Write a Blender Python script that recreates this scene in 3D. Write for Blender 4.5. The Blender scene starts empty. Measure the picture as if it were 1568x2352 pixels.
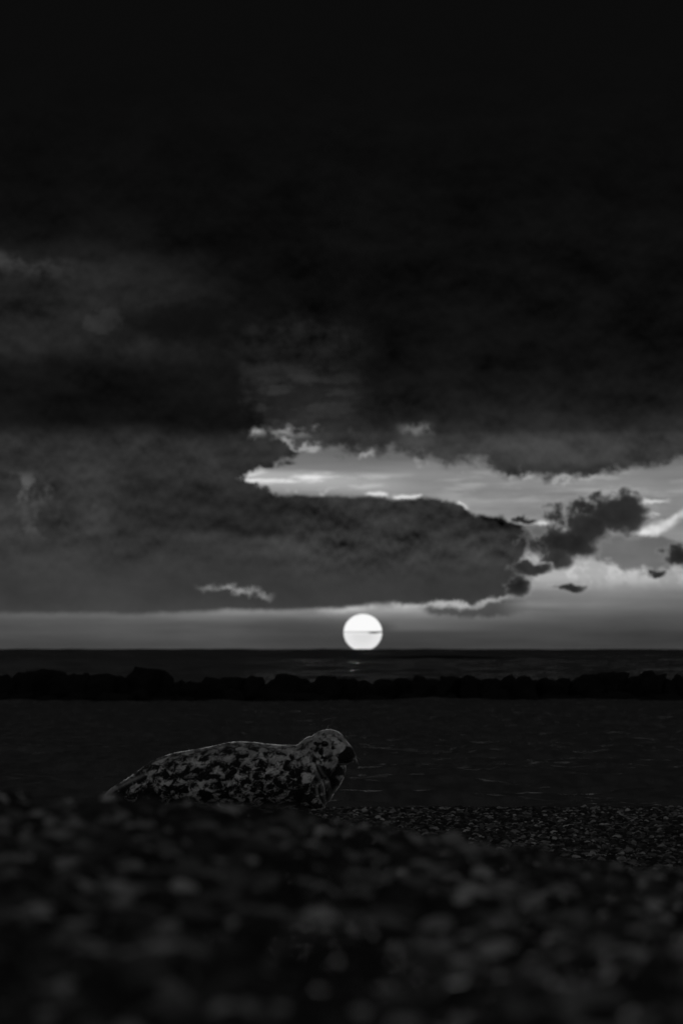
import bpy, bmesh, math, random
import numpy as np
from mathutils import Vector, Matrix, Euler

random.seed(7)
rng = np.random.default_rng(11)
sc = bpy.context.scene
COL = sc.collection

# ------------------------------------------------------------------ camera
F = 9534.0                 # lens: focal length in units of a 1568-wide frame
CAM_Z = 1.76               # eye height above the water (z = 0)
DIP = 0.00074              # dip of the sea horizon at that height
SEAL_Y = 31.0
cam = bpy.data.cameras.new("camera")
cam.sensor_fit = 'HORIZONTAL'
cam.sensor_width = 24.0
cam.lens = 24.0 * F / 1568.0
cam.clip_start = 0.05
cam.clip_end = 60000
cam.dof.use_dof = True
cam.dof.focus_distance = SEAL_Y
cam.dof.aperture_fstop = 5.6
camo = bpy.data.objects.new("camera", cam)
COL.objects.link(camo)
camo.location = (0, 0, CAM_Z)
camo.rotation_euler = (math.pi / 2 + math.atan(318 / F) - DIP, 0, 0)
sc.camera = camo

# ------------------------------------------------------------------ render / exposure
sc.render.engine = 'CYCLES'
sc.view_settings.view_transform = 'Standard'
sc.view_settings.look = 'None'
sc.view_settings.exposure = 0
sc.view_settings.gamma = 1
sc.cycles.use_denoising = True
sc.cycles.max_bounces = 6
sc.cycles.diffuse_bounces = 1
sc.cycles.use_adaptive_sampling = True
sc.cycles.adaptive_threshold = 0.011
sc.cycles.adaptive_min_samples = 16
sc.cycles.glossy_bounces = 3

# ------------------------------------------------------------------ world
SUN_AZ = (834 - 784) / F
SUN_EL = (1494 - 1453) / F - DIP
world = bpy.data.worlds.new("World")
sc.world = world
world.use_nodes = True
world.cycles.sampling_method = 'MANUAL'
world.cycles.sample_map_resolution = 512
WT = world.node_tree
WT.nodes.clear()


class S:
    """a socket with arithmetic"""
    nt = None

    def __init__(self, s):
        self.s = s

    @staticmethod
    def put(inp, v):
        if isinstance(v, S):
            S.nt.links.new(v.s, inp)
        else:
            inp.default_value = v

    @staticmethod
    def m(op, a, b=0.0, c=None, clamp=False):
        n = S.nt.nodes.new("ShaderNodeMath")
        n.operation = op
        n.use_clamp = clamp
        S.put(n.inputs[0], a)
        S.put(n.inputs[1], b)
        if c is not None:
            S.put(n.inputs[2], c)
        return S(n.outputs[0])

    def __add__(s, o): return S.m('ADD', s, o)
    __radd__ = __add__
    def __sub__(s, o): return S.m('SUBTRACT', s, o)
    def __rsub__(s, o): return S.m('SUBTRACT', o, s)
    def __mul__(s, o): return S.m('MULTIPLY', s, o)
    __rmul__ = __mul__
    def __truediv__(s, o): return S.m('DIVIDE', s, o)


def vmax(a, b): return S.m('MAXIMUM', a, b)
def vmin(a, b): return S.m('MINIMUM', a, b)


def ss(a, b, x):
    n = S.nt.nodes.new("ShaderNodeMapRange")
    n.interpolation_type = 'SMOOTHSTEP'
    n.clamp = True
    S.put(n.inputs['Value'], x)
    if a <= b:
        S.put(n.inputs['From Min'], a); S.put(n.inputs['From Max'], b)
        n.inputs['To Min'].default_value = 0; n.inputs['To Max'].default_value = 1
    else:
        S.put(n.inputs['From Min'], b); S.put(n.inputs['From Max'], a)
        n.inputs['To Min'].default_value = 1; n.inputs['To Max'].default_value = 0
    return S(n.outputs['Result'])


def curve(x, pts):
    xs = [p[0] for p in pts]; ys = [p[1] for p in pts]
    x0, x1, y0, y1 = min(xs), max(xs), min(ys), max(ys)
    if y1 - y0 < 1e-9: y1 = y0 + 1
    n = S.nt.nodes.new("ShaderNodeFloatCurve")
    c = n.mapping.curves[0]
    q = [((a - x0) / (x1 - x0), (b - y0) / (y1 - y0)) for a, b in pts]
    while len(c.points) < len(q):
        c.points.new(0.5, 0.5)
    for p, (a, b) in zip(c.points, q):
        p.location = (a, b); p.handle_type = 'AUTO_CLAMPED'
    n.mapping.extend = 'HORIZONTAL'
    n.mapping.use_clip = True
    n.mapping.update()
    S.put(n.inputs['Value'], S.m('ADD', (x - x0) * (1.0 / (x1 - x0)), 0.0, clamp=True))
    return S(n.outputs[0]) * (y1 - y0) + y0


def xyz(x, y, z):
    n = S.nt.nodes.new("ShaderNodeCombineXYZ")
    for i, v in enumerate((x, y, z)):
        S.put(n.inputs[i], v)
    return S(n.outputs[0])


def noise(vec, scale, detail=5.0, rough=0.55, dist=0.0, out=0, dim='3D'):
    n = S.nt.nodes.new("ShaderNodeTexNoise")
    n.noise_dimensions = dim
    n.inputs['Scale'].default_value = scale
    n.inputs['Detail'].default_value = detail
    n.inputs['Roughness'].default_value = rough
    n.inputs['Distortion'].default_value = dist
    if vec is not None:
        S.put(n.inputs['Vector'], vec)
    return S(n.outputs[out])


def over(L, c, m):
    return L + (c - L) * m


def lin(v):   # 8-bit display value to scene-linear
    v /= 255.0
    return v / 12.92 if v <= 0.04045 else ((v + 0.055) / 1.055) ** 2.4


def n2(x, y, off, scale, detail=4.0, rough=0.55, dist=0.0):
    return noise(xyz(x + off, y + off * 1.7, 0.0), scale, min(detail, 5.0), rough, dist, 0, '2D')


def build_sky():
    S.nt = WT
    tc = WT.nodes.new("ShaderNodeTexCoord")
    sep = WT.nodes.new("ShaderNodeSeparateXYZ")
    WT.links.new(tc.outputs['Generated'], sep.inputs[0])
    dx, dy, dz = (S(o) for o in sep.outputs)
    az = S.m('ARCTAN2', dx, dy)
    el = S.m('ARCSINE', dz)
    # sky angles in units of 100/F rad; U to the right, V downwards from the frame top, horizon at 14.94
    U = az * (F / 100) + 7.84
    V = 14.94 - (el + DIP) * (F / 100)

    sky = WT.nodes.new("ShaderNodeTexSky")
    sky.sky_type = 'NISHITA'
    sky.sun_disc = False
    sky.sun_elevation = math.radians(0.6)
    sky.sun_rotation = SUN_AZ
    sky.dust_density = 2.0
    bw = WT.nodes.new("ShaderNodeRGBToBW")
    WT.links.new(sky.outputs[0], bw.inputs[0])
    N = S(bw.outputs[0]) * 0.15

    # cloud warps
    w1 = n2(U, V, 3.1, 0.50, 5, 0.62) - 0.5
    w2 = n2(U, V, 17.3, 0.50, 5, 0.62) - 0.5
    f1 = n2(U, V, 8.7, 1.9, 5, 0.66) - 0.5
    f2 = n2(U * 0.7, V, 21.7, 2.4, 5, 0.66) - 0.5
    Uw = U + w1 * 1.2 + f1 * 0.7
    Vw = V + w2 * 0.7 + f2 * 0.55
    st = n2(U * 0.09, V, 1.3, 3.0, 4, 0.5) - 0.5                  # long horizontal streaks
    st2 = n2(U * 0.16 + V * 0.1, V, 5.3, 4.6, 4, 0.55) - 0.5
    lum = n2(U * 0.65, V, 31.0, 0.75, 5, 0.6) - 0.5               # tonal variety in cloud
    pat = n2(U, V * 0.7, 44.0, 1.15, 3, 0.55) - 0.5               # patches

    up_ = n2(U * .75, V + .16, 61.0, .95, 5, .62)
    rel = n2(U * .75, V, 61.0, .95, 5, .62) - up_                      # lit tops and shaded bases of the heaps
    bil = up_ - 0.5

    # clear air: the sky dimmed by the haze over the sea
    su = U - 8.33
    L = N * curve(V, [(6, .15), (10.3, .155), (10.75, .22), (11.1, .29), (11.6, .31), (12.6, .48), (13.2, .60), (13.5, .54), (13.9, .34), (14.25, .27), (14.6, .235), (15, .33)])
    L = L * (1.0 + st * 0.7 + lum * .3) * (1.0 + ss(13.6, 14.0, V) * ss(7.0, 5.0, U) * .35)

    # ice-cloud streaks in the gap and to the right
    vv = V - (U - 6.5) * 0.035
    g = ss(10.74, 10.90, vv) * ss(11.30, 11.0, vv) * ss(10.2, 6.6, U)
    L = L + g * (0.20 + ss(-.06, .16, st2) * 0.42)
    L = L + ss(10.6, 11.0, V) * ss(11.9, 11.2, V) * ss(8.5, 11.0, U) * ss(-.05, .2, st2) * 0.10
    sw = curve(U, [(14.0, 12.60), (14.6, 12.30), (15.1, 12.17), (15.4, 12.0), (15.68, 11.78), (17, 11.2)])
    d = S.m('ABSOLUTE', V + f2 * 0.35 - sw)
    L = L + ss(0.20, 0.0, d) * ss(14.1, 14.9, U) * (0.42 + pat)
    d = vmin(S.m('ABSOLUTE', V + f2 * .35 - 11.50) * 1.3, S.m('ABSOLUTE', V + f2 * .35 - 11.84) + ss(15.0, 15.3, U) * .1)
    L = L + ss(0.09, 0.0, d) * ss(14.6, 14.9, U) * ss(15.45, 15.1, U) * 0.40
    d = S.m('ABSOLUTE', V + f2 * .3 - 12.0)
    L = L + ss(0.07, 0.0, d) * ss(12.2, 12.45, U) * ss(12.95, 12.7, U) * 0.40

    # grey veil at the right
    up = curve(U, [(11.8, 12.02), (12.6, 12.08), (13.6, 12.35), (14.3, 12.28), (15.2, 12.36), (15.68, 12.5), (18, 12.6)])
    lo = curve(U, [(11.8, 12.6), (13.4, 12.75), (13.9, 12.95), (14.4, 13.03), (15.68, 13.08), (18, 13.1)])
    m = ss(-.06, .06, V + f2 * .25 - up) * ss(.08, -.12, Vw - lo) * ss(11.8, 12.2, U)
    L = over(L, lin(98) + lum * 0.10, m * 0.88)
    m = ss(-.10, .06, Vw - lo) * ss(13.65, 13.1, V) * ss(11.9, 12.7, U)
    L = L + m * (0.05 + ss(-.06, .14, f1) * 0.15)

    # glow band under the bank near the sun
    L = L + ss(13.72, 13.9, V) * ss(14.40, 13.95, V) * S.m('EXPONENT', su * su * -0.07) * (0.15 + st * .3)
    L = L + ss(14.22, 14.36, V) * ss(14.56, 14.42, V) * ss(8.7, 9.2, U) * ss(12.4, 9.6, U) * 0.045

    # low cloud scraps right of the sun
    top = curve(U, [(9.6, 14.05), (10.0, 13.96), (10.8, 13.97), (11.3, 13.84), (11.8, 13.78), (12.2, 13.95)])
    bot = curve(U, [(9.6, 14.05), (10.2, 14.12), (11.0, 14.16), (11.8, 14.10), (12.2, 13.97)])
    m = ss(-.05, .04, V + f2 * .35 - top) * ss(.10, -.05, V + f1 * .3 - bot) * ss(9.6, 9.9, U) * ss(12.3, 11.3, U)
    L = over(L, lin(62), m * .85)

    # the broad bank lying low behind the sun
    top = curve(U, [(-4, 10.0), (4.5, 10.4), (5.5, 11.0), (6.05, 11.26), (6.4, 11.36), (8.0, 11.37), (9.3, 11.44), (10.3, 11.47), (10.7, 11.66),
                    (11.2, 11.84), (11.8, 11.98), (12.15, 12.2), (12.5, 12.9)])
    bot = curve(U, [(-4, 14.08), (2.5, 14.10), (5, 14.02), (7.2, 14.0), (8.2, 13.92), (9.0, 13.84), (10.6, 13.84), (11.2, 13.74), (11.7, 13.66), (12.0, 13.56), (12.4, 13.3)])
    rough = ss(8.5, 11.0, U)
    Vt = V + f2 * (0.18 + rough * .35)
    Vb = V + w2 * 0.15 + f1 * (0.10 + rough * .45)
    rt = ss(.30, -.28, Uw + f2 * .9 + f1 * .9 - 12.15 + (V - 12.8) * 0.12)
    m = ss(-.05, .08, Vt - top) * ss(.08, -.08, Vb - bot) * rt
    rim = ss(-.12, -.03, Vt - top) * ss(.03, -.02, Vt - top) * ss(.0, .12, pat) * ss(6, 6.5, U) * ss(11.2, 10.3, U)
    L = L + rim * 0.5
    rimb = ss(.20, .02, Vb - bot) * ss(-.05, .03, Vb - bot) * ss(7.0, 8.2, U) * ss(12.6, 11.5, U)
    L = L + rimb * ss(-.12, .12, pat + f1 * .5) * 0.24
    tone = curve(V, [(11.3, lin(50)), (12.0, lin(48)), (12.5, lin(57)), (13.0, lin(60)), (13.6, lin(62)), (14.1, lin(70))])
    tone = tone * 0.87 * (1.0 + (bil * 1.0 + rel * (2.4 + ss(5.5, 7.5, U) * 2.2)) * ss(13.7, 12.3, V) + lum * 0.8 + ss(10.4, 12.2, U) * ss(13.4, 12.4, V) * -.25)
    L = over(L, tone, m)
    # torn opening in the bank, left of the sun
    cy = curve(U, [(4.4, 13.43), (5.2, 13.5), (5.7, 13.62), (6.2, 13.68)])
    m = ss(.13, .0, S.m('ABSOLUTE', V + f1 * .5 - cy)) * ss(4.4, 5.0, U) * ss(6.4, 5.9, U)
    L = over(L, 0.27, m * ss(-.22, .06, pat + f2 * .6))

    # mid-level cloud on the left
    rb = curve(V + f2 * .45 + w2 * .25, [(9.6, 5.7), (10.0, 6.3), (10.32, 6.85), (10.55, 6.55), (10.75, 5.95), (11.0, 5.60), (11.2, 5.95), (11.5, 6.4), (11.9, 6.75), (12.2, 6.5), (12.45, 5.0), (12.6, 2.5)])
    m = ss(.16, -.20, U + w1 * .6 + f1 * 1.5 - rb) * ss(12.75, 12.15, V + w2 * .8 + f2 * .4) * ss(9.4, 9.6, V)
    ton = curve(V, [(9.7, lin(37)), (10.4, lin(45)), (11.2, lin(48)), (12.4, lin(52))]) * (1.0 + lum * 1.5 + rel * 2.6 + bil * .9)
    q = ss(10.75, 11.5, V + w2 * 1.2 + f2 * .5) * ss(12.50, 12.15, V + w2 * .5) * ss(1.6, 3.6, Uw)
    ton = over(ton, lin(37) * (1.0 + rel * 3.0), q * .9)
    L = over(L, ton, m)
    wis = ss(.0, .2, pat + f1 * .7)
    L = L + wis * (ss(10.8, 11.0, V) * ss(11.7, 11.15, V) * ss(2.6, .2, U + f2 * 2.0)) * 0.06
    L = L + wis * (ss(11.1, 11.5, V) * ss(12.6, 12.2, V) * ss(4.0, .6, U)) * 0.022

    # the dark deck overhead
    bot = curve(U, [(-6, 9.6), (0, 9.88), (3, 9.92), (5.3, 9.97), (5.8, 9.88), (6.5, 10.0), (7.0, 10.26), (7.8, 10.33), (8.7, 10.36), (9.5, 10.48), (10.1, 10.56),
                    (10.9, 10.62), (11.5, 10.80), (12.5, 10.93), (13.4, 10.86), (14.5, 10.79), (15.2, 10.68), (15.7, 10.53), (18, 10.2), (24, 10.0)])
    rough = ss(5.0, 6.0, U)
    Vd = V + w2 * 0.30 + f2 * (0.10 + rough * .75)
    front = ss(-0.05, 0.80, dy)
    m = ss(-1.0, 1.0, (bot - Vd) / (0.17 + ss(5.8, 4.8, U) * .12))
    rim = ss(.18, .03, Vd - bot) * ss(-.08, .03, Vd - bot) * ss(-.02, .10, pat) * ss(5.4, 5.9, U) * ss(18, 11, U)
    L = L + rim * 0.30
    tr = curve(V, [(0, lin(11.5)), (5.0, lin(12)), (7.0, lin(13)), (8.4, lin(17)), (9.0, lin(23)), (9.5, lin(31)), (9.9, lin(43)), (10.25, lin(58)), (10.9, lin(56))])
    tl = curve(V, [(0, lin(11.5)), (4.2, lin(12)), (5.3, lin(17)), (6.0, lin(29)), (6.8, lin(34)), (7.5, lin(35)), (8.2, lin(28)), (8.8, lin(21)), (9.7, lin(17)), (10.1, lin(24))])
    ton = over(tl, tr, ss(2.8, 6.5, Uw + (V - 7.5) * -.5)) * (1.0 + (lum * 1.7 + rel * 2.2 + bil * 1.2) * ss(0.0, 7.5, V))
    ton = over(ton, lin(13.5), ss(1.3, .4, S.m('SQRT', (Uw - 4.2) * (Uw - 4.2) * .35 + (Vw - 7.5) * (Vw - 7.5) * 2.5)) * .8)
    eb = curve(V + f2 * .4, [(8.1, 5.2), (8.4, 5.5), (9.0, 5.5), (9.4, 5.75), (9.8, 6.1), (10.0, 6.3)])
    ton = over(ton, lin(17) * (1.0 + lum * 1.5 + rel * 1.5), ss(8.0, 8.7, Vw) * ss(.38, -.38, U + f1 * 1.3 - eb))
    L = over(L, ton, m * front)
    # thin place in the deck above the gap
    e = S.m('SQRT', (Uw - 6.6) * (Uw - 6.6) * 0.35 + (Vw - 9.2) * (Vw - 9.2) * 1.8)
    op = ss(-.30, .45, U + f1 * 1.3 - eb)
    L = L + ss(1.35, .3, e) * op * m * (0.006 + ss(-.12, .2, st2 * 1.4 + f2 * .8) * 0.016)
    e2 = S.m('SQRT', (Uw - 6.9) * (Uw - 6.9) * 0.28 + (Vw - 7.9) * (Vw - 7.9) * 1.5)
    L = L + ss(1.2, .2, e2) * (0.005 + f2 * .03) * m
    L = L + ss(8.25, 8.42, V + f2 * .3) * ss(8.85, 8.5, V + f2 * .3) * op * ss(7.2, 6.0, Uw) * 0.010
    wl = ss(.0, .22, pat + f2 * .9)
    sv = V + f2 * .3
    L = L + wl * ss(5.6, 6.0, U) * ss(8.2, 7.3, U) * ss(9.66, 9.86, sv) * ss(10.12, 9.93, sv) * 0.17
    L = L + ss(-.12, .12, f1) * ss(9.0, 9.5, U) * ss(10.1, 9.75, U) * ss(9.62, 9.84, sv) * ss(10.1, 9.88, sv) * 0.12
    L = L + ss(-.25, .2, pat + f2) * ss(2.6, 0.2, U) * ss(5.70, 5.90, V - U * .12) * ss(6.5, 5.95, V - U * .12) * 0.034
    e3 = S.m('SQRT', (Uw - 2.35) * (Uw - 2.35) * 1.2 + (Vw - 7.3) * (Vw - 7.3) * 4.0)
    L = L + ss(.6, .35, e3) * 0.010
    e4 = S.m('SQRT', (U - 14.0) * (U - 14.0) * .25 + (V + f2 * .3 - 10.78) * (V + f2 * .3 - 10.78) * 36.0)
    L = over(L, lin(36), ss(1.1, .2, e4) * m * .6)

    # the small ragged cloud on the right and its scraps
    def blob(cu, cv, a, b):
        p = (U + f1 * .5 - cu) * (1.0 / a); q = (V + f2 * .35 - cv) * (1.0 / b)
        return 1.0 - S.m('SQRT', p * p + q * q)
    b = blob(14.05, 11.80, 1.0, .60)
    for a in ((13.35, 12.1, .95, .62), (12.95, 12.48, 1.0, .50), (12.85, 12.85, .45, .34), (12.25, 13.08, .55, .20), (11.9, 13.45, .4, .35), (13.45, 11.65, .4, .32),
              (15.6, 12.78, .55, .26), (15.08, 13.15, .26, .12), (13.1, 13.5, .45, .12), (12.05, 11.93, .4, .08)):
        b = vmax(b, blob(*a))
    b = b + f1 * 1.1 + f2 * .7 + pat * .5
    m = ss(.0, .46, b)
    L = L + ss(-.05, .12, b) * ss(.25, .12, b) * .05
    L = over(L, lin(29) + f1 * 0.03 + ss(.75, .3, b) * .012, m * .96)

    # sun, flattened by refraction, a thread of cloud across it
    us = su * (1.0 / .442)
    vs = (V - 14.53) * (1.0 / .425)
    r = S.m('SQRT', us * us + vs * vs)
    disc = ss(1.01, .985, r) * ss(14.955, 14.93, V)
    lowd = ss(14.50, 14.6, V) * (1.0 - ss(.3, 1.0, r) * .4)
    sunL = .96 - lowd * .25
    thr = S.m('ABSOLUTE', V - 14.52) + ss(8.75, 8.3, U) * 0.010
    spot = S.m('SQRT', (U - 8.58) * (U - 8.58) * 3.2 + (V - 14.535) * (V - 14.535) * 150)
    sunL = sunL * (1.0 - ss(.032, .004, thr) * .9) * (1.0 - ss(.27, .17, spot) * .97)
    L = over(L, sunL, disc)

    # broken cloud over the unseen rest of the sky, brightened to light the scene
    gen = noise(xyz(dx, dy, dz * 1.6), 2.3, 7, .6)
    gm = ss(.44, .60, gen) * ss(0.97, 0.80, dy)
    L = over(L, N * 2.9, gm * (1.0 - front))
    L = L * ss(-0.02, -0.0012, dz) + 0.004 * ss(0.0, -0.02, dz)

    bg = WT.nodes.new("ShaderNodeBackground")
    WT.links.new(vmax(L, 0.0).s, bg.inputs['Color'])
    bg.inputs['Strength'].default_value = 1.0
    out = WT.nodes.new("ShaderNodeOutputWorld")
    WT.links.new(bg.outputs[0], out.inputs[0])


build_sky()

# ------------------------------------------------------------------ sun
sl = bpy.data.lights.new("sun", 'SUN')
sl.energy = 3.6
sl.angle = math.radians(0.3)
so = bpy.data.objects.new("sun", sl)
COL.objects.link(so)
LAMP_EL = 0.0026          # set below the drawn sun so the breakwater shades the lagoon
sd = Vector((math.sin(SUN_AZ) * math.cos(LAMP_EL), math.cos(SUN_AZ) * math.cos(LAMP_EL), math.sin(LAMP_EL)))
so.rotation_euler = sd.to_track_quat('Z', 'Y').to_euler()
so.location = sd * 100


# ------------------------------------------------------------------ helpers
def mat(name):
    m = bpy.data.materials.new(name)
    m.use_nodes = True
    S.nt = m.node_tree
    return m, m.node_tree, m.node_tree.nodes['Principled BSDF']


def ramp(x, pts):
    n = S.nt.nodes.new("ShaderNodeValToRGB")
    e = n.color_ramp.elements
    while len(e) < len(pts):
        e.new(.5)
    for q, (p, c) in zip(e, pts):
        q.position = p; q.color = (c, c, c, 1)
    S.put(n.inputs[0], x)
    return S(n.outputs[0])


def coords(kind='Object'):
    n = S.nt.nodes.new("ShaderNodeTexCoord")
    return S(n.outputs[kind])


def bump(h, strength, dist):
    n = S.nt.nodes.new("ShaderNodeBump")
    n.inputs['Strength'].default_value = strength
    n.inputs['Distance'].default_value = dist
    S.put(n.inputs['Height'], h)
    return S(n.outputs[0])


def mesh_obj(name, verts, faces, material, parent=None, smooth=True):
    me = bpy.data.meshes.new(name)
    me.from_pydata([tuple(v) for v in verts], [], [tuple(int(i) for i in f) for f in faces])
    me.update()
    if smooth:
        me.polygons.foreach_set('use_smooth', [True] * len(me.polygons))
    me.materials.append(material)
    o = bpy.data.objects.new(name, me)
    COL.objects.link(o)
    if parent: o.parent = parent
    return o


def grid_faces(nr, nc, off=0):
    i = np.arange(nr - 1)[:, None] * nc + np.arange(nc - 1)[None, :] + off
    i = i.ravel()
    return np.stack([i, i + 1, i + nc + 1, i + nc], 1)


def fast_mesh(name, V, Fq, material):
    me = bpy.data.meshes.new(name)
    me.vertices.add(len(V)); me.vertices.foreach_set('co', np.asarray(V, 'f').ravel())
    k = Fq.shape[1]
    me.loops.add(Fq.size); me.loops.foreach_set('vertex_index', Fq.astype('i').ravel())
    me.polygons.add(len(Fq))
    me.polygons.foreach_set('loop_start', np.arange(0, Fq.size, k, dtype='i'))
    me.polygons.foreach_set('use_smooth', np.ones(len(Fq), bool))
    me.update(calc_edges=True); me.validate()
    me.materials.append(material)
    o = bpy.data.objects.new(name, me)
    COL.objects.link(o)
    return o


# value noise for geometry
_perm = rng.random((64, 64, 64)).astype('f')
def vnoise(x, y, z=0.0):
    x = np.asarray(x, float); y = np.asarray(y, float); z = np.broadcast_to(np.asarray(z, float), np.broadcast(x, y).shape)
    xi = np.floor(x).astype(int); yi = np.floor(y).astype(int); zi = np.floor(z).astype(int)
    fx = x - xi; fy = y - yi; fz = z - zi
    fx = fx * fx * (3 - 2 * fx); fy = fy * fy * (3 - 2 * fy); fz = fz * fz * (3 - 2 * fz)
    r = 0
    for a in (0, 1):
        for b in (0, 1):
            for c in (0, 1):
                r = r + _perm[(xi + a) % 64, (yi + b) % 64, (zi + c) % 64] * (fx if a else 1 - fx) * (fy if b else 1 - fy) * (fz if c else 1 - fz)
    return r - 0.5


def fbm(x, y, z=0.0, o=4):
    return sum(vnoise(x * 2 ** k + 7.3 * k, y * 2 ** k + 3.1 * k, np.asarray(z) * 2 ** k) * 0.55 ** k for k in range(o))


# ------------------------------------------------------------------ sea
m_sea, nt, bs = mat("sea_water")
bs.inputs['Base Color'].default_value = (.095, .095, .095, 1)
bs.inputs['Roughness'].default_value = 0.18
bs.inputs['IOR'].default_value = 1.333
pc = coords('Object')
mp = nt.nodes.new("ShaderNodeMapping"); mp.inputs['Scale'].default_value = (2.2, 0.55, 1.0)
S.put(mp.inputs[0], pc)
# slopes of the wind ripples
rip = noise(S(mp.outputs[0]), 2.6, 2, .5, 0, 'Color')
vm = nt.nodes.new("ShaderNodeVectorMath"); vm.operation = 'MULTIPLY_ADD'
S.put(vm.inputs[0], rip); vm.inputs[1].default_value = (.5, .7, 0); vm.inputs[2].default_value = (-.25, -.35, 0)
ge = nt.nodes.new("ShaderNodeNewGeometry")
va = nt.nodes.new("ShaderNodeVectorMath"); va.operation = 'ADD'
nt.links.new(ge.outputs['Normal'], va.inputs[0]); nt.links.new(vm.outputs[0], va.inputs[1])
vn = nt.nodes.new("ShaderNodeVectorMath"); vn.operation = 'NORMALIZE'
nt.links.new(va.outputs[0], vn.inputs[0]); nt.links.new(vn.outputs[0], bs.inputs['Normal'])

SV, SF = [], []
def sea_strip(xs, ys, amp_fn):
    off = sum(len(v) for v in SV)
    X, Y = np.meshgrid(xs, ys)
    Z = amp_fn(X, Y) - (X * X + Y * Y) / (2 * 6371000.0)
    SV.append(np.stack([X, Y, Z], -1).reshape(-1, 3)); SF.append(grid_faces(len(ys), len(xs), off))

def near_w(X, Y):
    w = np.clip((Y - 34) / 8, 0.15, 1)
    return w * (0.20 * fbm(X * .30, Y * .55, 1.0, 4) + 0.06 * fbm(X * 1.3 + 9, Y * 2.1, 2.0, 3))
def mid_w(X, Y):
    return 0.35 * fbm(X * .15, Y * .20, 3.0, 4) * np.clip((Y - 140) / 10, .3, 1)
def far_w(X, Y):
    return 1.5 * fbm(X * .05, Y * .09, 5.0, 3) + .5 * fbm(X * .009, Y * .02, 6.0, 2)
def farther_w(X, Y):
    return 2.0 * fbm(X * .018, Y * .030, 7.0, 3)
sea_strip(np.arange(-26, 26.01, .16), np.arange(32, 140.01, .17), near_w)
sea_strip(np.arange(-130, 130.1, 1.0), np.arange(140, 601, 1.6), mid_w)
sea_strip(np.arange(-260, 261, 4.0), np.arange(600, 2201, 2.5), far_w)
sea_strip(np.arange(-900, 901, 12.0), np.arange(2200, 9001, 9.0), farther_w)
for sx in (-1, 1):
    sea_strip(np.sort(np.array([sx * 26, sx * 60, sx * 6000.])), np.array([-50, 32, 140.]), lambda X, Y: X * 0 - .05)
    sea_strip(np.sort(np.array([sx * 130, sx * 400, sx * 6000.])), np.array([140, 300, 600.]), lambda X, Y: X * 0 - .05)
    sea_strip(np.sort(np.array([sx * 260, sx * 900, sx * 3000, sx * 9000.])), np.array([600, 1000, 1600, 2200.]), lambda X, Y: X * 0 - .3)
    sea_strip(np.sort(np.linspace(sx * 900, sx * 9000, 16)), np.linspace(2200, 9000, 16), lambda X, Y: X * 0 - .6)
sea = fast_mesh("sea", np.concatenate(SV), np.concatenate(SF), m_sea)
sea['kind'] = 'structure'

# ------------------------------------------------------------------ shingle terrain
CX = np.array([-3.0, -.70, -.486, -.342, -.164, -.036, .048, .104, .187, .282, .438, .533, .70, 1.2, 3.0])
CA = np.array([.0358, .0360, .0365, .0370, .0383, .0405, .0426, .0439, .0453, .0472, .0486, .0521, .0531, .0545, .055]) + DIP
CREST = 8.5
def sstep(a, b, x):
    t = np.clip((x - a) / (b - a), 0, 1)
    return t * t * (3 - 2 * t)

def ground(x, y):
    x = np.asarray(x, float); y = np.asarray(y, float)
    zc = CAM_Z - CREST * np.interp(x, CX, CA) - 0.040
    zn = CAM_Z - 0.375
    bank = zn + (zc - zn) * sstep(3.2, 8.3, y)
    low = 0.540 - 0.060 * sstep(30.6, 32.8, y) - np.clip(y - 32.8, 0, 50) * 0.17
    t = sstep(8.6, 14.5, y)
    z = bank * (1 - t) + low * t
    z = z + 0.018 * fbm(x * 1.1, y * .9, 9.0, 3) * np.where(y > 14, 1.0, .8)
    return z

m_grit, nt, bs = mat("shingle_bed")
pc = coords('Object')
S.put(bs.inputs['Base Color'], ramp(noise(pc, 60, 4), [(.3, .01), (.7, .03)]))
bs.inputs['Roughness'].default_value = .85
S.put(bs.inputs['Normal'], bump(noise(pc, 45, 3), .8, .02))

def terrain(name, xs, ys):
    X, Y = np.meshgrid(xs, ys)
    Z = ground(X, Y) - 0.012
    o = fast_mesh(name, np.stack([X, Y, Z], -1).reshape(-1, 3), grid_faces(len(ys), len(xs)), m_grit)
    o['kind'] = 'structure'
    return o
wide = lambda a, s: np.concatenate([[-900, -200, -60, -20], np.arange(-a, a + .001, s), [20, 60, 200, 900]])
bank = terrain("shingle_bank", wide(4, .06), np.concatenate([[-900, -200, -50, -10, -3], np.arange(0, 13.01, .08)]))
beach = terrain("shingle_beach", wide(7, .10), np.arange(13.0, 40.01, .12))

# ------------------------------------------------------------------ pebbles
m_peb, nt, bs = mat("pebble_stone")
oi = nt.nodes.new("ShaderNodeObjectInfo")
rnd = S(oi.outputs['Random'])
pc = coords('Object')
base = ramp(rnd, [(0, .008), (.40, .022), (.65, .055), (.83, .13), (.95, .27), (1.0, .46)])
speck = noise(xyz(rnd * 40, rnd * 17, rnd * 5), 1.0, 0)  # breaks ties between look-alike stones
mp = nt.nodes.new("ShaderNodeVectorMath"); mp.operation = 'ADD'
S.put(mp.inputs[0], pc); S.put(mp.inputs[1], xyz(rnd * 30, rnd * 50, rnd * 70))
v = noise(S(mp.outputs[0]), 1.6, 5, .6)
bandn = noise(S(mp.outputs[0]), 9.0, 3, .6)
val = base * (0.55 + v * 0.6 + bandn * .35)
S.put(bs.inputs['Base Color'], val)
bs.inputs['Roughness'].default_value = .8
bs.inputs['Specular IOR Level'].default_value = .25
S.put(bs.inputs['Normal'], bump(bandn, .25, .05))


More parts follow.
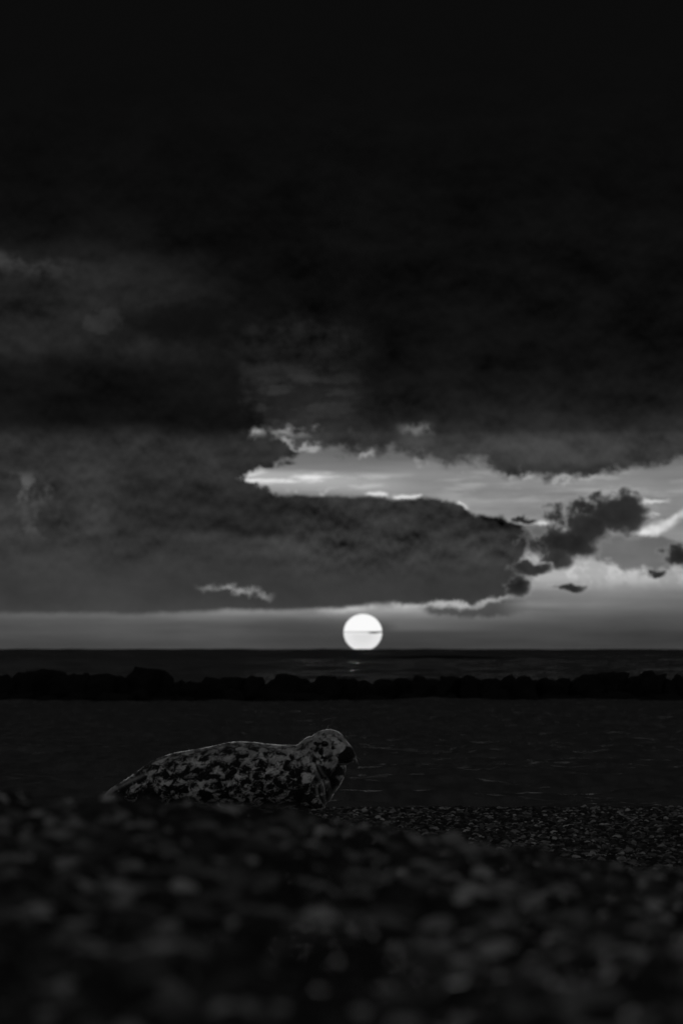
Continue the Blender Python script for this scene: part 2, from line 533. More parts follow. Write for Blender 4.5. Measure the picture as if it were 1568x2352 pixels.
def pebble_mesh(k):
    bm = bmesh.new()
    bmesh.ops.create_icosphere(bm, subdivisions=3, radius=1.0)
    off = k * 5.7
    b, c = random.uniform(.65, .97), random.uniform(.45, .80)
    P = np.array([v.co[:] for v in bm.verts])
    # flattened and slightly squared-off, worn round
    e = random.uniform(2.1, 2.9)
    r = 1.0 / (np.abs(P) ** e).sum(1) ** (1 / e)
    n = fbm(P[:, 0] * 1.0 + off, P[:, 1] * 1.0 + 3.3 * k, P[:, 2] + off, 2)
    Q = P * (r * (1 + .42 * n))[:, None] * np.array([1, b, c])
    for vtx, q in zip(bm.verts, Q): vtx.co = q
    me = bpy.data.meshes.new("pebble")
    bm.to_mesh(me); bm.free()
    me.polygons.foreach_set('use_smooth', [True] * len(me.polygons))
    me.materials.append(m_peb)
    return me
PEB = [pebble_mesh(k) for k in range(14)]
peb_col = bpy.data.collections.new("pebble_shapes")      # not linked: only a source of shapes
for k, me in enumerate(PEB):
    peb_col.objects.link(bpy.data.objects.new("pebble_shape_%02d" % k, me))


def instancer_group(name):
    g = bpy.data.node_groups.new(name, 'GeometryNodeTree')
    g.interface.new_socket('Geometry', in_out='INPUT', socket_type='NodeSocketGeometry')
    g.interface.new_socket('Geometry', in_out='OUTPUT', socket_type='NodeSocketGeometry')
    N = g.nodes; Lk = g.links
    i = N.new('NodeGroupInput'); o = N.new('NodeGroupOutput')
    ci = N.new('GeometryNodeCollectionInfo')
    ci.inputs['Collection'].default_value = peb_col
    ci.inputs['Separate Children'].default_value = True
    ci.inputs['Reset Children'].default_value = True
    ip = N.new('GeometryNodeInstanceOnPoints')
    ip.inputs['Pick Instance'].default_value = True
    def attr(nm, ty):
        a = N.new('GeometryNodeInputNamedAttribute'); a.data_type = ty; a.inputs['Name'].default_value = nm
        return a.outputs['Attribute']
    Lk.new(i.outputs[0], ip.inputs['Points'])
    Lk.new(ci.outputs[0], ip.inputs['Instance'])
    Lk.new(attr('shape', 'INT'), ip.inputs['Instance Index'])
    er = N.new('FunctionNodeEulerToRotation')
    Lk.new(attr('rot', 'FLOAT_VECTOR'), er.inputs[0])
    Lk.new(er.outputs[0], ip.inputs['Rotation'])
    Lk.new(attr('size', 'FLOAT'), ip.inputs['Scale'])
    Lk.new(ip.outputs[0], o.inputs[0])
    return g
GN = instancer_group("scatter_shingle")


def scatter(parent, xf, y0, y1, density, rmean, spread, lift):
    """xf(y) -> (xmin, xmax); returns arrays pos, rot, size, shape"""
    n_try = int(density * (y1 - y0) * max(abs(xf(y)[1] - xf(y)[0]) for y in (y0, y1)))
    y = rng.uniform(y0, y1, n_try)
    lo, hi = np.array([xf(q) for q in y]).T
    wmax = max(abs(xf(q)[1] - xf(q)[0]) for q in (y0, y1))
    keep = rng.random(n_try) < (hi - lo) / wmax
    y = y[keep]; lo = lo[keep]; hi = hi[keep]
    x = rng.uniform(lo, hi)
    n = len(x)
    s = rmean * np.exp(rng.normal(0, spread, n))
    s = np.clip(s, rmean * .35, rmean * 2.6)
    z = ground(x, y) + rng.uniform(-.5, .55, n) * rmean + lift - .15 * s
    tilt = np.abs(rng.normal(0, .50, n)); d = rng.uniform(0, 6.283, n)
    up = rng.random(n) < .05
    tilt[up] = rng.uniform(.9, 1.5, up.sum())
    rot = np.stack([tilt * np.cos(d), tilt * np.sin(d), rng.uniform(0, 6.283, n)], 1)
    return np.stack([x, y, z], 1), rot, s, rng.integers(0, len(PEB), n)


def lay(parent, data, n_single, score):
    pos, rot, s, sh = data
    order = np.argsort(-score)
    single = order[:n_single]
    rest = order[n_single:]
    for i in single:
        o = bpy.data.objects.new("pebble", PEB[sh[i]])
        o.location = pos[i]; o.rotation_euler = rot[i]; o.scale = (s[i],) * 3
        o.parent = parent
        COL.objects.link(o)
    me = bpy.data.meshes.new("shingle")
    me.vertices.add(len(rest)); me.vertices.foreach_set('co', pos[rest].astype('f').ravel())
    for nm, ty, dat, key in (('rot', 'FLOAT_VECTOR', rot[rest].astype('f').ravel(), 'vector'), ('size', 'FLOAT', s[rest].astype('f'), 'value'),
                             ('shape', 'INT', sh[rest].astype('i'), 'value')):
        a = me.attributes.new(nm, ty, 'POINT'); a.data.foreach_set(key, dat)
    me.materials.append(m_peb)
    o = bpy.data.objects.new("shingle", me)
    o['kind'] = 'stuff'
    o.parent = parent
    COL.objects.link(o)
    md = o.modifiers.new("scatter", 'NODES'); md.node_group = GN
    return o


# bank in front of the lens
d1 = scatter(bank, lambda y: (-.095 * y - 1.05, .095 * y + 1.05), 2.8, 10.5, 2500, .0155, .46, .003)
pos, rot, s, sh = d1
ang = (CAM_Z - pos[:, 2]) / pos[:, 1]
crest_a = np.interp(pos[:, 0] * CREST / pos[:, 1], CX, CA)
vis = (np.abs(pos[:, 0] / pos[:, 1]) < .080) & (ang < .089) & (pos[:, 1] < 8.6) & (pos[:, 2] > ground(pos[:, 0], pos[:, 1]) + .004)
lay(bank, d1, 300, np.where(vis, s / pos[:, 1], 0))
# the lower beach around the seal
d2 = scatter(beach, lambda y: (-.05 * y - .9, .085 * y + .9), 21.0, 34.2, 2000, .0135, .45, .003)
d3 = scatter(beach, lambda y: (-.10 * y - .9, .10 * y + .9), 10.2, 21.2, 1000, .019, .42, .003)   # the hollow behind the bank
d2 = tuple(np.concatenate([a, b]) for a, b in zip(d2, d3))
pos, rot, s, sh = d2
ang = (CAM_Z - pos[:, 2]) / pos[:, 1]
crest_a = np.interp(pos[:, 0] / pos[:, 1] * CREST, CX, CA)
vis = (np.abs(pos[:, 0] / pos[:, 1]) < .081) & (ang < crest_a - .001) & (pos[:, 1] < 32.6) & (pos[:, 2] > ground(pos[:, 0], pos[:, 1]) + .004) & (pos[:, 0] > -.5)
lay(beach, d2, 300, np.where(vis, s / pos[:, 1], 0))

# ------------------------------------------------------------------ breakwater
m_rock, nt, bs = mat("wet_boulder_rock")
pc = coords('Object')
S.put(bs.inputs['Base Color'], ramp(noise(pc, 2.2, 6, .65), [(.3, .003), (.75, .009)]))
bs.inputs['Roughness'].default_value = .8
bs.inputs['Specular IOR Level'].default_value = .2
S.put(bs.inputs['Normal'], bump(noise(pc, 5, 6, .7), .7, .08))
BW_Y = 137.0
brk = bpy.data.objects.new("breakwater", None)
COL.objects.link(brk)
brk.location = (0, BW_Y, 0)
brk['label'] = "long low breakwater of black boulders lying offshore in the sea"
brk['category'] = "breakwater"


def boulder(cx, dy, w, h, seed, peak=0.0, depth=None, base=-.35):
    bm = bmesh.new()
    bmesh.ops.create_icosphere(bm, subdivisions=4, radius=1.0)
    P = np.array([v.co[:] for v in bm.verts])
    e = 3.0
    r = 1.0 / (np.abs(P) ** e).sum(1) ** (1 / e)
    # facets: cut by random planes
    rs = np.random.default_rng(seed)
    Q = P * r[:, None]
    for _ in range(12):
        nrm = rs.normal(size=3); nrm /= np.linalg.norm(nrm)
        dd = Q @ nrm; lim = rs.uniform(.50, .92)
        over_ = np.clip(dd - lim, 0, None)
        Q = Q - nrm[None] * (over_ * .85)[:, None]
    n = fbm(Q[:, 0] * 1.6 + seed, Q[:, 1] * 1.6 + seed * 1.7, Q[:, 2] * 1.6, 4)
    Q = Q * (1 + .32 * n)[:, None]
    Q /= np.array([np.abs(Q[:, 0]).max(), np.abs(Q[:, 1]).max(), 1])
    zt, zb = Q[:, 2].max(), Q[:, 2].min()
    Q[:, 2] = (Q[:, 2] - zb) / (zt - zb)
    Q[:, 0] += peak * Q[:, 2]
    Q = Q * np.array([w / 2, (depth or w * .45), h - base]) + np.array([0, 0, base])
    for vtx, q in zip(bm.verts, Q): vtx.co = q
    me = bpy.data.meshes.new("boulder")
    bm.to_mesh(me); bm.free()
    me.polygons.foreach_set('use_smooth', [True] * len(me.polygons))
    me.materials.append(m_rock)
    o = bpy.data.objects.new("boulder", me)
    COL.objects.link(o)
    o.parent = brk
    o.location = (cx, dy, 0)
    o.rotation_euler = (0, 0, 0)
    return o

# measured skyline: (x in source units of a 1707-wide frame, top in 2560-high, width)
SK = [(-60, 1690, 110), (-2, 1685, 70), (50, 1681, 80), (84, 1673, 88), (125, 1674, 70), (160, 1684, 90), (205, 1683, 90), (250, 1684, 90), (295, 1689, 80),
      (335, 1680, 70), (366, 1667, 110), (408, 1677, 60), (450, 1700, 80), (490, 1703, 70), (530, 1692, 80), (570, 1693, 90), (610, 1704, 60),
      (645, 1689, 75), (690, 1696, 70), (728, 1684, 90), (765, 1704, 60), (815, 1690, 80), (860, 1695, 70), (905, 1700, 70), (950, 1697, 80),
      (1000, 1694, 70), (1050, 1689, 80), (1100, 1691, 80), (1145, 1690, 70), (1182, 1686, 60), (1225, 1695, 70), (1272, 1686, 70), (1310, 1690, 60),
      (1365, 1694, 90), (1410, 1695, 70), (1452, 1687, 50), (1485, 1685, 70), (1520, 1679, 90), (1570, 1688, 80), (1605, 1676, 65), (1635, 1684, 60),
      (1665, 1697, 60), (1700, 1684, 70), (1745, 1690, 90), (1800, 1686, 100)]
PXM = BW_Y / (F * 1.0887)
for k, (sx, sy, w) in enumerate(SK):
    x = (sx / 1.0887 - 784) / F * BW_Y
    dyo = random.uniform(-.5, .6)
    top = CAM_Z - ((sy - 1626.5) / (F * 1.0887) + DIP) * (BW_Y + dyo)
    boulder(x, dyo, w * PXM * 1.22, top, 100 + k, random.uniform(-.15, .15))
for k, (sx, sy, w) in enumerate(SK[:-1]):                 # second course behind, closing the gaps
    sx2 = (sx + SK[k + 1][0]) / 2; sy2 = max(sy, SK[k + 1][1]) + random.uniform(2, 7)
    x = (sx2 / 1.0887 - 784) / F * BW_Y
    dyo = random.uniform(1.6, 2.6)
    top = CAM_Z - ((sy2 - 1626.5) / (F * 1.0887) + DIP) * (BW_Y + dyo)
    boulder(x, dyo, 1.5, top, 500 + k, random.uniform(-.15, .15))
for k in range(34):                                       # toe stones at the waterline
    x = -13.5 + 27.0 * (k + random.uniform(.2, .8)) / 34
    boulder(x, random.uniform(-2.4, -1.2), random.uniform(.7, 1.6), random.uniform(.10, .42), 300 + k, random.uniform(-.2, .2))

# ------------------------------------------------------------------ seal
K = 0.00141
def P2(zx, zy): return ((zx - 700) * K, (507 - zy) * K)      # side-view measure -> metres
SEAL_LOC = Vector(((505.5 - 784) / F * SEAL_Y, SEAL_Y, CAM_Z - ((1854.8 - 1494) / F + DIP) * SEAL_Y))
seal = bpy.data.objects.new("seal", None)
COL.objects.link(seal)
seal.location = SEAL_LOC
seal['label'] = "grey seal with mottled dark and pale coat resting on the pebbles, head turned"
seal['category'] = "seal"

bm = bmesh.new()
def loft(rings):
    """rings: list of arrays (n,3); capped"""
    vs = [[bm.verts.new(p) for p in r] for r in rings]
    n = len(vs[0])
    for a, b in zip(vs[:-1], vs[1:]):
        for i in range(n):
            bm.faces.new((a[i], a[(i + 1) % n], b[(i + 1) % n], b[i]))
    bm.faces.new(list(reversed(vs[0]))); bm.faces.new(vs[-1])

def ring(c, a, b, ra, rb, n=40, ex=2.0, ea=None):
    t = np.linspace(0, 2 * np.pi, n, endpoint=False)
    ct, st = np.cos(t), np.sin(t)
    q = 2.0 / ex
    ca = np.sign(ct) * np.abs(ct) ** q; sa = np.sign(st) * np.abs(st) ** q
    return np.asarray(c)[None] + ca[:, None] * np.asarray(a)[None] * ra + sa[:, None] * np.asarray(b)[None] * rb

X3, Y3, Z3 = np.eye(3)
def spl(xs, ys, n):
    """monotone-ish dense resample (Catmull-Rom)"""
    xs = np.asarray(xs, float); ys = np.asarray(ys, float)
    t = np.linspace(xs[0], xs[-1], n)
    d = np.gradient(ys, xs)
    i = np.clip(np.searchsorted(xs, t) - 1, 0, len(xs) - 2)
    h = xs[i + 1] - xs[i]; u = (t - xs[i]) / h
    return t, (2*u**3-3*u**2+1)*ys[i] + (u**3-2*u**2+u)*h*d[i] + (-2*u**3+3*u**2)*ys[i+1] + (u**3-u**2)*h*d[i+1]

# torso: (side x, top, bottom, half width, sideways shift)
T = [(128, 412, 478, .055, .16), (165, 386, 486, .080, .15), (210, 355, 492, .098, .14), (250, 327, 497, .115, .13), (300, 292, 502, .140, .12), (350, 264, 506, .170, .11),
     (450, 224, 512, .215, .09), (530, 208, 514, .243, .07), (640, 189, 516, .272, .05), (700, 174, 516, .283, .04), (760, 164, 516, .288, .03),
     (870, 164, 516, .286, .02), (960, 173, 516, .276, .01), (1030, 179, 516, .262, 0), (1095, 180, 515, .235, 0), (1150, 203, 514, .20, 0), (1200, 290, 512, .15, 0), (1235, 410, 510, .09, 0)]
tx = [a[0] for a in T]
X_, tp = spl(tx, [a[1] for a in T], 70)
_, bt = spl(tx, [a[2] for a in T], 70); _, hw = spl(tx, [a[3] for a in T], 70); _, sh_ = spl(tx, [a[4] for a in T], 70)
R = []
for x, a, b, w, s in zip(X_, tp, bt, hw, sh_):
    px, zt = P2(x, a); _, zb = P2(x, b)
    t = np.linspace(0, 2 * np.pi, 44, endpoint=False)
    zz = np.sin(t); yy = np.cos(t)
    # widest below the middle, rounder back, flatter belly
    zc = zb + (zt - zb) * .44
    z = np.where(zz > 0, zc + (zt - zc) * zz, zc + (zc - zb) * np.sign(zz) * np.abs(zz) ** .8)
    R.append(np.stack([np.full_like(z, px), s + yy * w, z], 1))
loft(R)
# neck and chest
NK = [((1060, 400), (.80, .60), 120, .20), ((1120, 372), (.78, .62), 140, .205), ((1165, 335), (.77, .64), 150, .20), ((1205, 293), (.79, .61), 150, .188),
      ((1232, 253), (.80, .60), 138, .170), ((1250, 215), (.82, .57), 122, .150), ((1260, 185), (.84, .54), 100, .125)]
R = []
for (cx, cz), (ax, az_), ra, rb in NK:
    px, pz = P2(cx, cz)
    a = np.array([ax, 0, -az_]); a /= np.linalg.norm(a)
    R.append(ring((px, -.01, pz), a, Y3, ra * K, rb, 40))
loft(R)
# chest, down to the shingle
R = []
for zy, cx, rx, ry in ((270, 1250, 112, .17), (310, 1238, 126, .18), (350, 1223, 128, .185), (393, 1207, 122, .18), (436, 1188, 109, .17), (480, 1172, 98, .16), (508, 1162, 92, .15)):
    px, pz = P2(cx, zy)
    R.append(ring((px, -.005, pz), X3, Y3, rx * K, ry, 40))
loft(R)
# head frame
th, ph, ro = math.radians(50), math.radians(3), math.radians(13)
Fw = np.array([math.cos(th) * math.cos(ph), -math.sin(th) * math.cos(ph), -math.sin(ph)])
Ln = np.array([-math.sin(th), -math.cos(th), 0.0])                 # towards the near side of the face
Up = np.cross(Ln, Fw); Up /= np.linalg.norm(Up)
if Up[2] < 0: Up = -Up
Ln2 = Ln * math.cos(ro) - Up * math.sin(ro)
Up2 = Up * math.cos(ro) + Ln * math.sin(ro)
Ln, Up = Ln2, Up2
hx, hz = P2(1261, 191)
HC = np.array([hx, -.015, hz])
def hp(f, l, u): return HC + Fw * f + Ln * l + Up * u
# head: rings along the forward axis (f, up-shift, half height, half width)
HD = [(-.125, -.008, .030, .030), (-.112, -.006, .062, .064), (-.090, -.002, .090, .092), (-.060, .004, .112, .114), (-.010, .008, .122, .122), (.040, .010, .125, .124), (.085, .006, .119, .119),
      (.125, -.004, .106, .107), (.165, -.017, .091, .091), (.205, -.028, .078, .077), (.240, -.036, .066, .064), (.262, -.040, .052, .050), (.274, -.042, .026, .026)]
f_, u_ = spl([a[0] for a in HD], [a[1] for a in HD], 40)
_, hh = spl([a[0] for a in HD], [a[2] for a in HD], 40); _, ww = spl([a[0] for a in HD], [a[3] for a in HD], 40)
loft([ring(hp(f, 0, u), Ln, Up, w, h, 40, 2.15) for f, u, h, w in zip(f_, u_, hh, ww)])
# whisker pads
def ellip(c, A, r, n=16):
    rr = []
    for t in np.linspace(-.97, .97, n):
        k = math.sqrt(1 - t * t)
        rr.append(ring(np.asarray(c) + A[0] * t * r[0], A[1], A[2], k * r[1], k * r[2], 24))
    loft(rr)
for s in (-1, 1):
    ellip(hp(.212, s * .040, -.052), (Fw, Ln, Up), (.056, .042, .040))
    ellip(hp(.085, s * .072, .070), (Fw, Ln, Up), (.050, .030, .026))       # brow
ellip(hp(.175, 0, -.088), (Fw, Ln, Up), (.075, .045, .030))                  # lower jaw
# fore flippers
def flipper(pts, widths, thick, wdir):
    rr = []
    for p, w, t in zip(pts, widths, thick):
        rr.append(ring(p, wdir, np.array([0, 1, .25]) / 1.03, w, t, 24))
    loft(rr)
for s in (-1, 1):
    pts = []
    for zx, zz, yy in ((1130, 400, .165), (1165, 440, .19), (1195, 470, .20), (1220, 495, .205), (1238, 504, .21)):
        a, b = P2(zx, zz); pts.append(np.array([a, s * yy, b]))
    flipper(pts, (.04, .045, .04, .032, .014), (.03, .026, .02, .015, .008), np.array([.72, 0, .69]))
# hind flippers, trailing together
for s in (-1, 1):
    pts = []
    for zx, zz in ((260, 395 + s * -14), (200, 408 + s * -10), (150, 420 + s * -8), (112, 430 + s * -6), (88, 440 + s * -3)):
        a, b = P2(zx, zz); pts.append(np.array([a, .15 + s * .035, b]))
    flipper(pts, (.075, .062, .045, .026, .010), (.035, .028, .020, .014, .008), np.array([.25, 0, .97]))
me = bpy.data.meshes.new("seal_volume")
bmesh.ops.recalc_face_normals(bm, faces=bm.faces)
bm.to_mesh(me); bm.free()
tmp = bpy.data.objects.new("seal_volume", me)
COL.objects.link(tmp)
rm = tmp.modifiers.new("remesh", 'REMESH'); rm.mode = 'VOXEL'; rm.voxel_size = .0075
sm = tmp.modifiers.new("smooth", 'SMOOTH'); sm.factor = .5; sm.iterations = 7
dg = bpy.context.evaluated_depsgraph_get()
ev = tmp.evaluated_get(dg)
body_me = bpy.data.meshes.new_from_object(ev)
bpy.data.objects.remove(tmp)
body_me.name = "body"
nv = len(body_me.vertices)
co = np.empty(nv * 3, 'f'); body_me.vertices.foreach_get('co', co); co = co.reshape(-1, 3).astype(float)
no = np.empty(nv * 3, 'f'); body_me.vertices.foreach_get('normal', no); no = no.reshape(-1, 3).astype(float)
# neck folds: ridges running down from nape to chest
zxv = co[:, 0] / K + 700; zyv = 507 - co[:, 2] / K
rel = co - HC[None]
hf, hl, hu = rel @ Fw, rel @ Ln, rel @ Up
def fold(pts, wid, amp, side=1):
    global co
    py = np.array([p[1] for p in pts]); px = np.array([p[0] for p in pts])
    xl = np.interp(zyv, py, px)
    d = (zxv - xl) / wid
    g = np.exp(-d * d) * np.clip((zyv - py[0]) / 60, 0, 1) * np.clip((py[-1] + 20 - zyv) / 40, 0, 1) * (co[:, 1] < .06)
    co = co + no * (g * amp)[:, None]
    return g
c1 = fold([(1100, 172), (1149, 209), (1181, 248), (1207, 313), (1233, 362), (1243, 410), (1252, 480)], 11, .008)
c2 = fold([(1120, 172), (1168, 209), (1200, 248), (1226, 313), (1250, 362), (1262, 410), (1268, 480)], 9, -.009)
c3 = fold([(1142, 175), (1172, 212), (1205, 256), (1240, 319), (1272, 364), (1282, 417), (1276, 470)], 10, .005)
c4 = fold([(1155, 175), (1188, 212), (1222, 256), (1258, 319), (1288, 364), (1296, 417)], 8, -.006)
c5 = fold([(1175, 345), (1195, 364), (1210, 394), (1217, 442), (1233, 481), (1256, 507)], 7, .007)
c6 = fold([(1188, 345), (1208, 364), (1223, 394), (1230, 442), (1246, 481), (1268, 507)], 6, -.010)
co += no * (0.006 * fbm(co[:, 0] * 6, co[:, 1] * 6, co[:, 2] * 6, 3))[:, None]
# face sculpting: eye sockets, nostril slits, mouth line
def dent(f, l, u, r, amp):
    global co
    d2 = ((hf - f) ** 2 + (hl - l) ** 2 + (hu - u) ** 2) / r ** 2
    co = co - no * (np.exp(-d2) * amp)[:, None]
EYE = (.106, .093, .062)
for s in (-1, 1):
    dent(EYE[0], s * EYE[1], EYE[2], .024, .010)
    dent(.268, s * .018, -.030, .010, .010)
    dent(-.02, s * .118, -.005, .012, .008)
mouth = np.exp(-((hu + .074 - .10 * np.clip(.2 - hf, 0, 1)) / .006) ** 2) * np.clip((hf - .12) / .03, 0, 1)
co = co - no * (mouth * .006)[:, None]
body_me.vertices.foreach_set('co', co.astype('f').ravel())
body_me.update()
body_me.polygons.foreach_set('use_smooth', [True] * len(body_me.polygons))
# coat markings that have a place of their own: dark muzzle, eye surrounds, ear; plus painted fold shade and rim light
wob = fbm(co[:, 0] * 22, co[:, 1] * 22, co[:, 2] * 22, 3)
thr = .214 + .40 * np.clip(hu + .035, 0, 1) - 1.0 * np.clip(-.055 - hu, 0, .08) + .035 * wob
mz = np.clip((hf - thr) / .022, 0, 1) * (hf > .08)
ringp = np.zeros(nv)
for s in (-1, 1):
    rr_ = np.sqrt((hf - EYE[0]) ** 2 / 1.4 + (hl - s * EYE[1]) ** 2 + (hu - EYE[2]) ** 2 * 1.2) / .038
    ringp = np.maximum(ringp, np.clip(1.5 - np.abs(rr_ - 1) * 4, 0, 1))
    d2 = ((hf - EYE[0]) ** 2 / 1.5 + (hl - s * EYE[1]) ** 2 + (hu - EYE[2]) ** 2 * 1.3) / .026 ** 2
    mz = np.maximum(mz, np.clip(1.3 - d2 * .8, 0, 1))
# dark flecks of the near cheek: beside the eye, the ear, the streak below it
wx = 26 * fbm(co[:, 0] * 28, co[:, 1] * 28, co[:, 2] * 28, 3); wz = 26 * fbm(co[:, 0] * 28 + 9, co[:, 1] * 28, co[:, 2] * 28 + 5, 3)
for (a_, b_, rx, ry) in ((1233, 148, 9, 9), (1210, 168, 9, 15), (1232, 210, 14, 20), (1243, 240, 22, 14), (1296, 190, 6, 9), (1205, 250, 16, 12)):
    d2 = ((zxv + wx - a_) / rx) ** 2 + ((zyv + wz - b_) / ry) ** 2
    mz = np.maximum(mz, np.clip(1.2 - d2 * .7, 0, 1) * .9 * (co[:, 1] < .05))
mz = np.maximum(mz, .55 * np.clip(c2 + c4 + c6, 0, 1))  # creases between the neck folds darkened, shade painted into the coat
headm = np.clip((hf + .12) / .06, 0, 1) * (np.sqrt((hl) ** 2 + (hu) ** 2) < .17)
tailp = np.exp(-((zyv - np.interp(zxv, [85, 165, 250, 310], [440, 400, 356, 330])) / 9) ** 2) * np.clip((320 - zxv) / 40, 0, 1) * (co[:, 1] < .16)  # hind flipper edge stripe: pale fur plus rim light painted in
pale = np.clip(c1 * .5 + c3 * .4 + c5 * .6 + tailp * .9 + ringp * .8, 0, 1)  # fold crests painted lighter as if lit; eye rings are pale fur
for nm, val_ in (('mark_dark', mz), ('head', headm), ('mark_pale', pale)):
    a = body_me.attributes.new(nm, 'FLOAT', 'POINT'); a.data.foreach_set('value', val_.astype('f'))

m_fur, nt, bs = mat("seal_coat")
def attr(nm):
    n = nt.nodes.new("ShaderNodeAttribute"); n.attribute_name = nm
    return S(n.outputs['Fac'])
pc = coords('Object')
sp = nt.nodes.new("ShaderNodeSeparateXYZ"); S.put(sp.inputs[0], pc)
ox, oy, oz = (S(o) for o in sp.outputs)
# blotches drawn out along the lie of the coat (down and back)
fu = ox * 0.80 + oz * 0.55
fv = oz * 0.85 - ox * 0.42
q = xyz(fu * 1.0, oy * .8, fv * 1.35)
b1 = noise(q, 14.5, 5, .68, .5)
b2 = noise(q, 24.0, 4, .6, .2)
grain = noise(xyz(ox * 1.0, oy * .5, oz * .45), 170.0, 2, .6)
back = ss(.30, .47, oz + (ox + .3) * 0.03)  # pale back of the coat, made paler to strengthen the rim light
f = b1 + (b2 - .5) * .22 + (grain - .5) * .10 + back * .065 - ss(.15, .02, oz) * .03
spot = ss(.465, .625, f)
hd = attr('head')
hsp = noise(pc, 22.0, 4, .6)
spot = over(spot, ss(.34, .58, hsp + (grain - .5) * .25), hd)
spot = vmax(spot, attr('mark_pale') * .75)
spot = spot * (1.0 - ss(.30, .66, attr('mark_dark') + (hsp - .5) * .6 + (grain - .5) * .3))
alb = 0.010 + spot * (0.14 + grain * .46 + ss(.30, .70, noise(q, 7.0, 4, .6)) * .46)
S.put(bs.inputs['Base Color'], alb)
bs.inputs['Roughness'].default_value = .6
bs.inputs['Specular IOR Level'].default_value = .15
bs.inputs['Sheen Weight'].default_value = 1.0
bs.inputs['Sheen Roughness'].default_value = .35
S.put(bs.inputs['Normal'], bump(grain, .35, .006))
body_me.materials.clear()
body_me.materials.append(m_fur)
body = bpy.data.objects.new("body", body_me)
COL.objects.link(body)
body.parent = seal

# short coat hairs
m_hair = m_fur.copy(); m_hair.name = "seal_hair"
nt = m_hair.node_tree; S.nt = nt
pb = nt.nodes['Principled BSDF']; mo = nt.nodes['Material Output']
tl = nt.nodes.new("ShaderNodeBsdfTranslucent"); mx = nt.nodes.new("ShaderNodeMixShader")
nt.links.new(pb.inputs['Base Color'].links[0].from_socket, tl.inputs['Color'])
mx.inputs[0].default_value = .5
nt.links.new(pb.outputs[0], mx.inputs[1]); nt.links.new(tl.outputs[0], mx.inputs[2]); nt.links.new(mx.outputs[0], mo.inputs['Surface'])
no2 = np.empty(nv * 3, 'f'); body_me.vertices.foreach_get('normal', no2); no2 = no2.reshape(-1, 3).astype(float)
cand = np.where((co[:, 2] > .05) & (co[:, 1] < .14) & (hf < .22) & (mz < .95))[0]
idx = np.repeat(cand, 3)
n_ = no2[idx]; p_ = co[idx] + rng.normal(0, .0035, (len(idx), 3)); p_ -= n_ * ((p_ - co[idx]) * n_).sum(1)[:, None]
lay_dir = np.where((headm[idx] > .5)[:, None], -Fw[None], np.array([[-.95, -.05, -.30]])) + rng.normal(0, .22, (len(idx), 3))
t_ = lay_dir - n_ * (lay_dir * n_).sum(1)[:, None]; t_ /= np.linalg.norm(t_, axis=1)[:, None] + 1e-9
lf = np.clip(rng.normal(.55, .28, len(idx)), .1, 1.4)[:, None]
d_ = t_ * np.cos(lf) + n_ * np.sin(lf)
len_ = (np.where(headm[idx] > .5, .009, .012) * rng.uniform(.7, 1.3, len(idx)))[:, None]
b_ = np.cross(n_, d_); b_ /= np.linalg.norm(b_, axis=1)[:, None] + 1e-9
a_ = np.cross(b_, d_); ph_ = rng.uniform(0, 3.1416, len(idx))[:, None]
w_ = (a_ * np.cos(ph_) + b_ * np.sin(ph_)) * .00045
HV = np.stack([p_ - w_ - n_ * .001, p_ + w_ - n_ * .001, p_ + d_ * len_], 1).reshape(-1, 3)
fur = fast_mesh("fur", HV, np.arange(len(HV)).reshape(-1, 3), m_hair)
for nm, val_ in (('mark_dark', mz), ('head', headm), ('mark_pale', pale)):
    a = fur.data.attributes.new(nm, 'FLOAT', 'POINT'); a.data.foreach_set('value', np.repeat(val_[idx], 3).astype('f'))
fur.parent = seal
fur['kind'] = 'stuff'

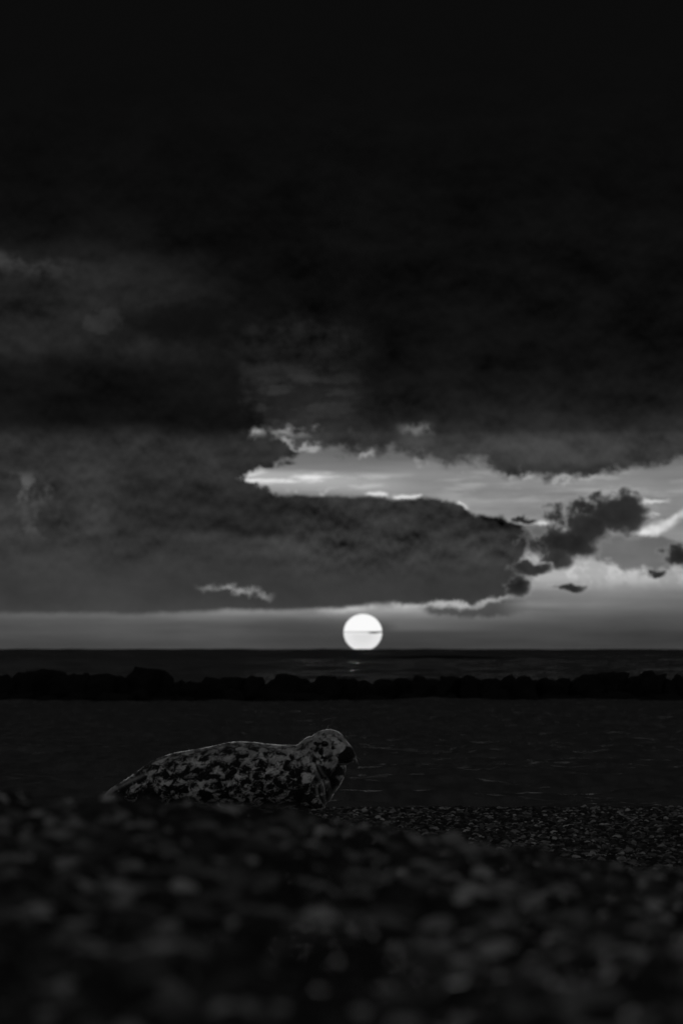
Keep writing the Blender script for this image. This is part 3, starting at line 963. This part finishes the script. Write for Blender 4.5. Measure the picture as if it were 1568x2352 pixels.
m_eye, nt, bs = mat("seal_eye")
S.put(bs.inputs['Base Color'], ramp(noise(coords('Object'), 3, 2), [(.3, .004), (.7, .010)]))
bs.inputs['Roughness'].default_value = .12
for s in (-1, 1):
    b = bmesh.new(); bmesh.ops.create_uvsphere(b, u_segments=20, v_segments=14, radius=.020)
    e = bpy.data.meshes.new("eye"); b.to_mesh(e); b.free()
    e.polygons.foreach_set('use_smooth', [True] * len(e.polygons)); e.materials.append(m_eye)
    o = bpy.data.objects.new("eye", e); COL.objects.link(o); o.parent = seal
    o.location = hp(EYE[0] + .002, s * (EYE[1] - .010), EYE[2])

m_wh, nt, bs = mat("whisker_hair")
S.put(bs.inputs['Base Color'], ramp(noise(coords('Object'), 20, 2), [(.2, .55), (.8, .75)]))
bs.inputs['Roughness'].default_value = .4
def tube(path, r0, r1, name):
    path = np.asarray(path); n = len(path); V_, F_ = [], []
    for i, p in enumerate(path):
        d = path[min(i + 1, n - 1)] - path[max(i - 1, 0)]; d /= np.linalg.norm(d)
        a = np.cross(d, [.3, .9, .2]); a /= np.linalg.norm(a); b = np.cross(d, a)
        r = r0 + (r1 - r0) * i / (n - 1)
        for t in range(5):
            V_.append(p + r * (a * math.cos(t * 1.2566) + b * math.sin(t * 1.2566)))
    for i in range(n - 1):
        for t in range(5):
            F_.append((i * 5 + t, i * 5 + (t + 1) % 5, i * 5 + 5 + (t + 1) % 5, i * 5 + 5 + t))
    return mesh_obj(name, V_, F_, m_wh, seal)
for s in (1, -1):
    for k in range(15):
        f0 = random.uniform(.19, .235); u0 = random.uniform(-.075, -.035)
        p0 = hp(f0, s * .072, u0)
        ln = random.uniform(.05, .115)
        dr = Ln * s * random.uniform(.55, .9) - Fw * random.uniform(.1, .6) - Up * random.uniform(.15, 1.0)
        dr /= np.linalg.norm(dr)
        tube([p0 + dr * ln * t - Up * .02 * t * t for t in np.linspace(0, 1, 6)], .0011, .0004, "whisker")
p0 = hp(.09, .035, .11)
tube([p0 + np.array([-.004 * t, 0, .075 * t]) for t in np.linspace(0, 1, 5)], .0010, .0004, "whisker")
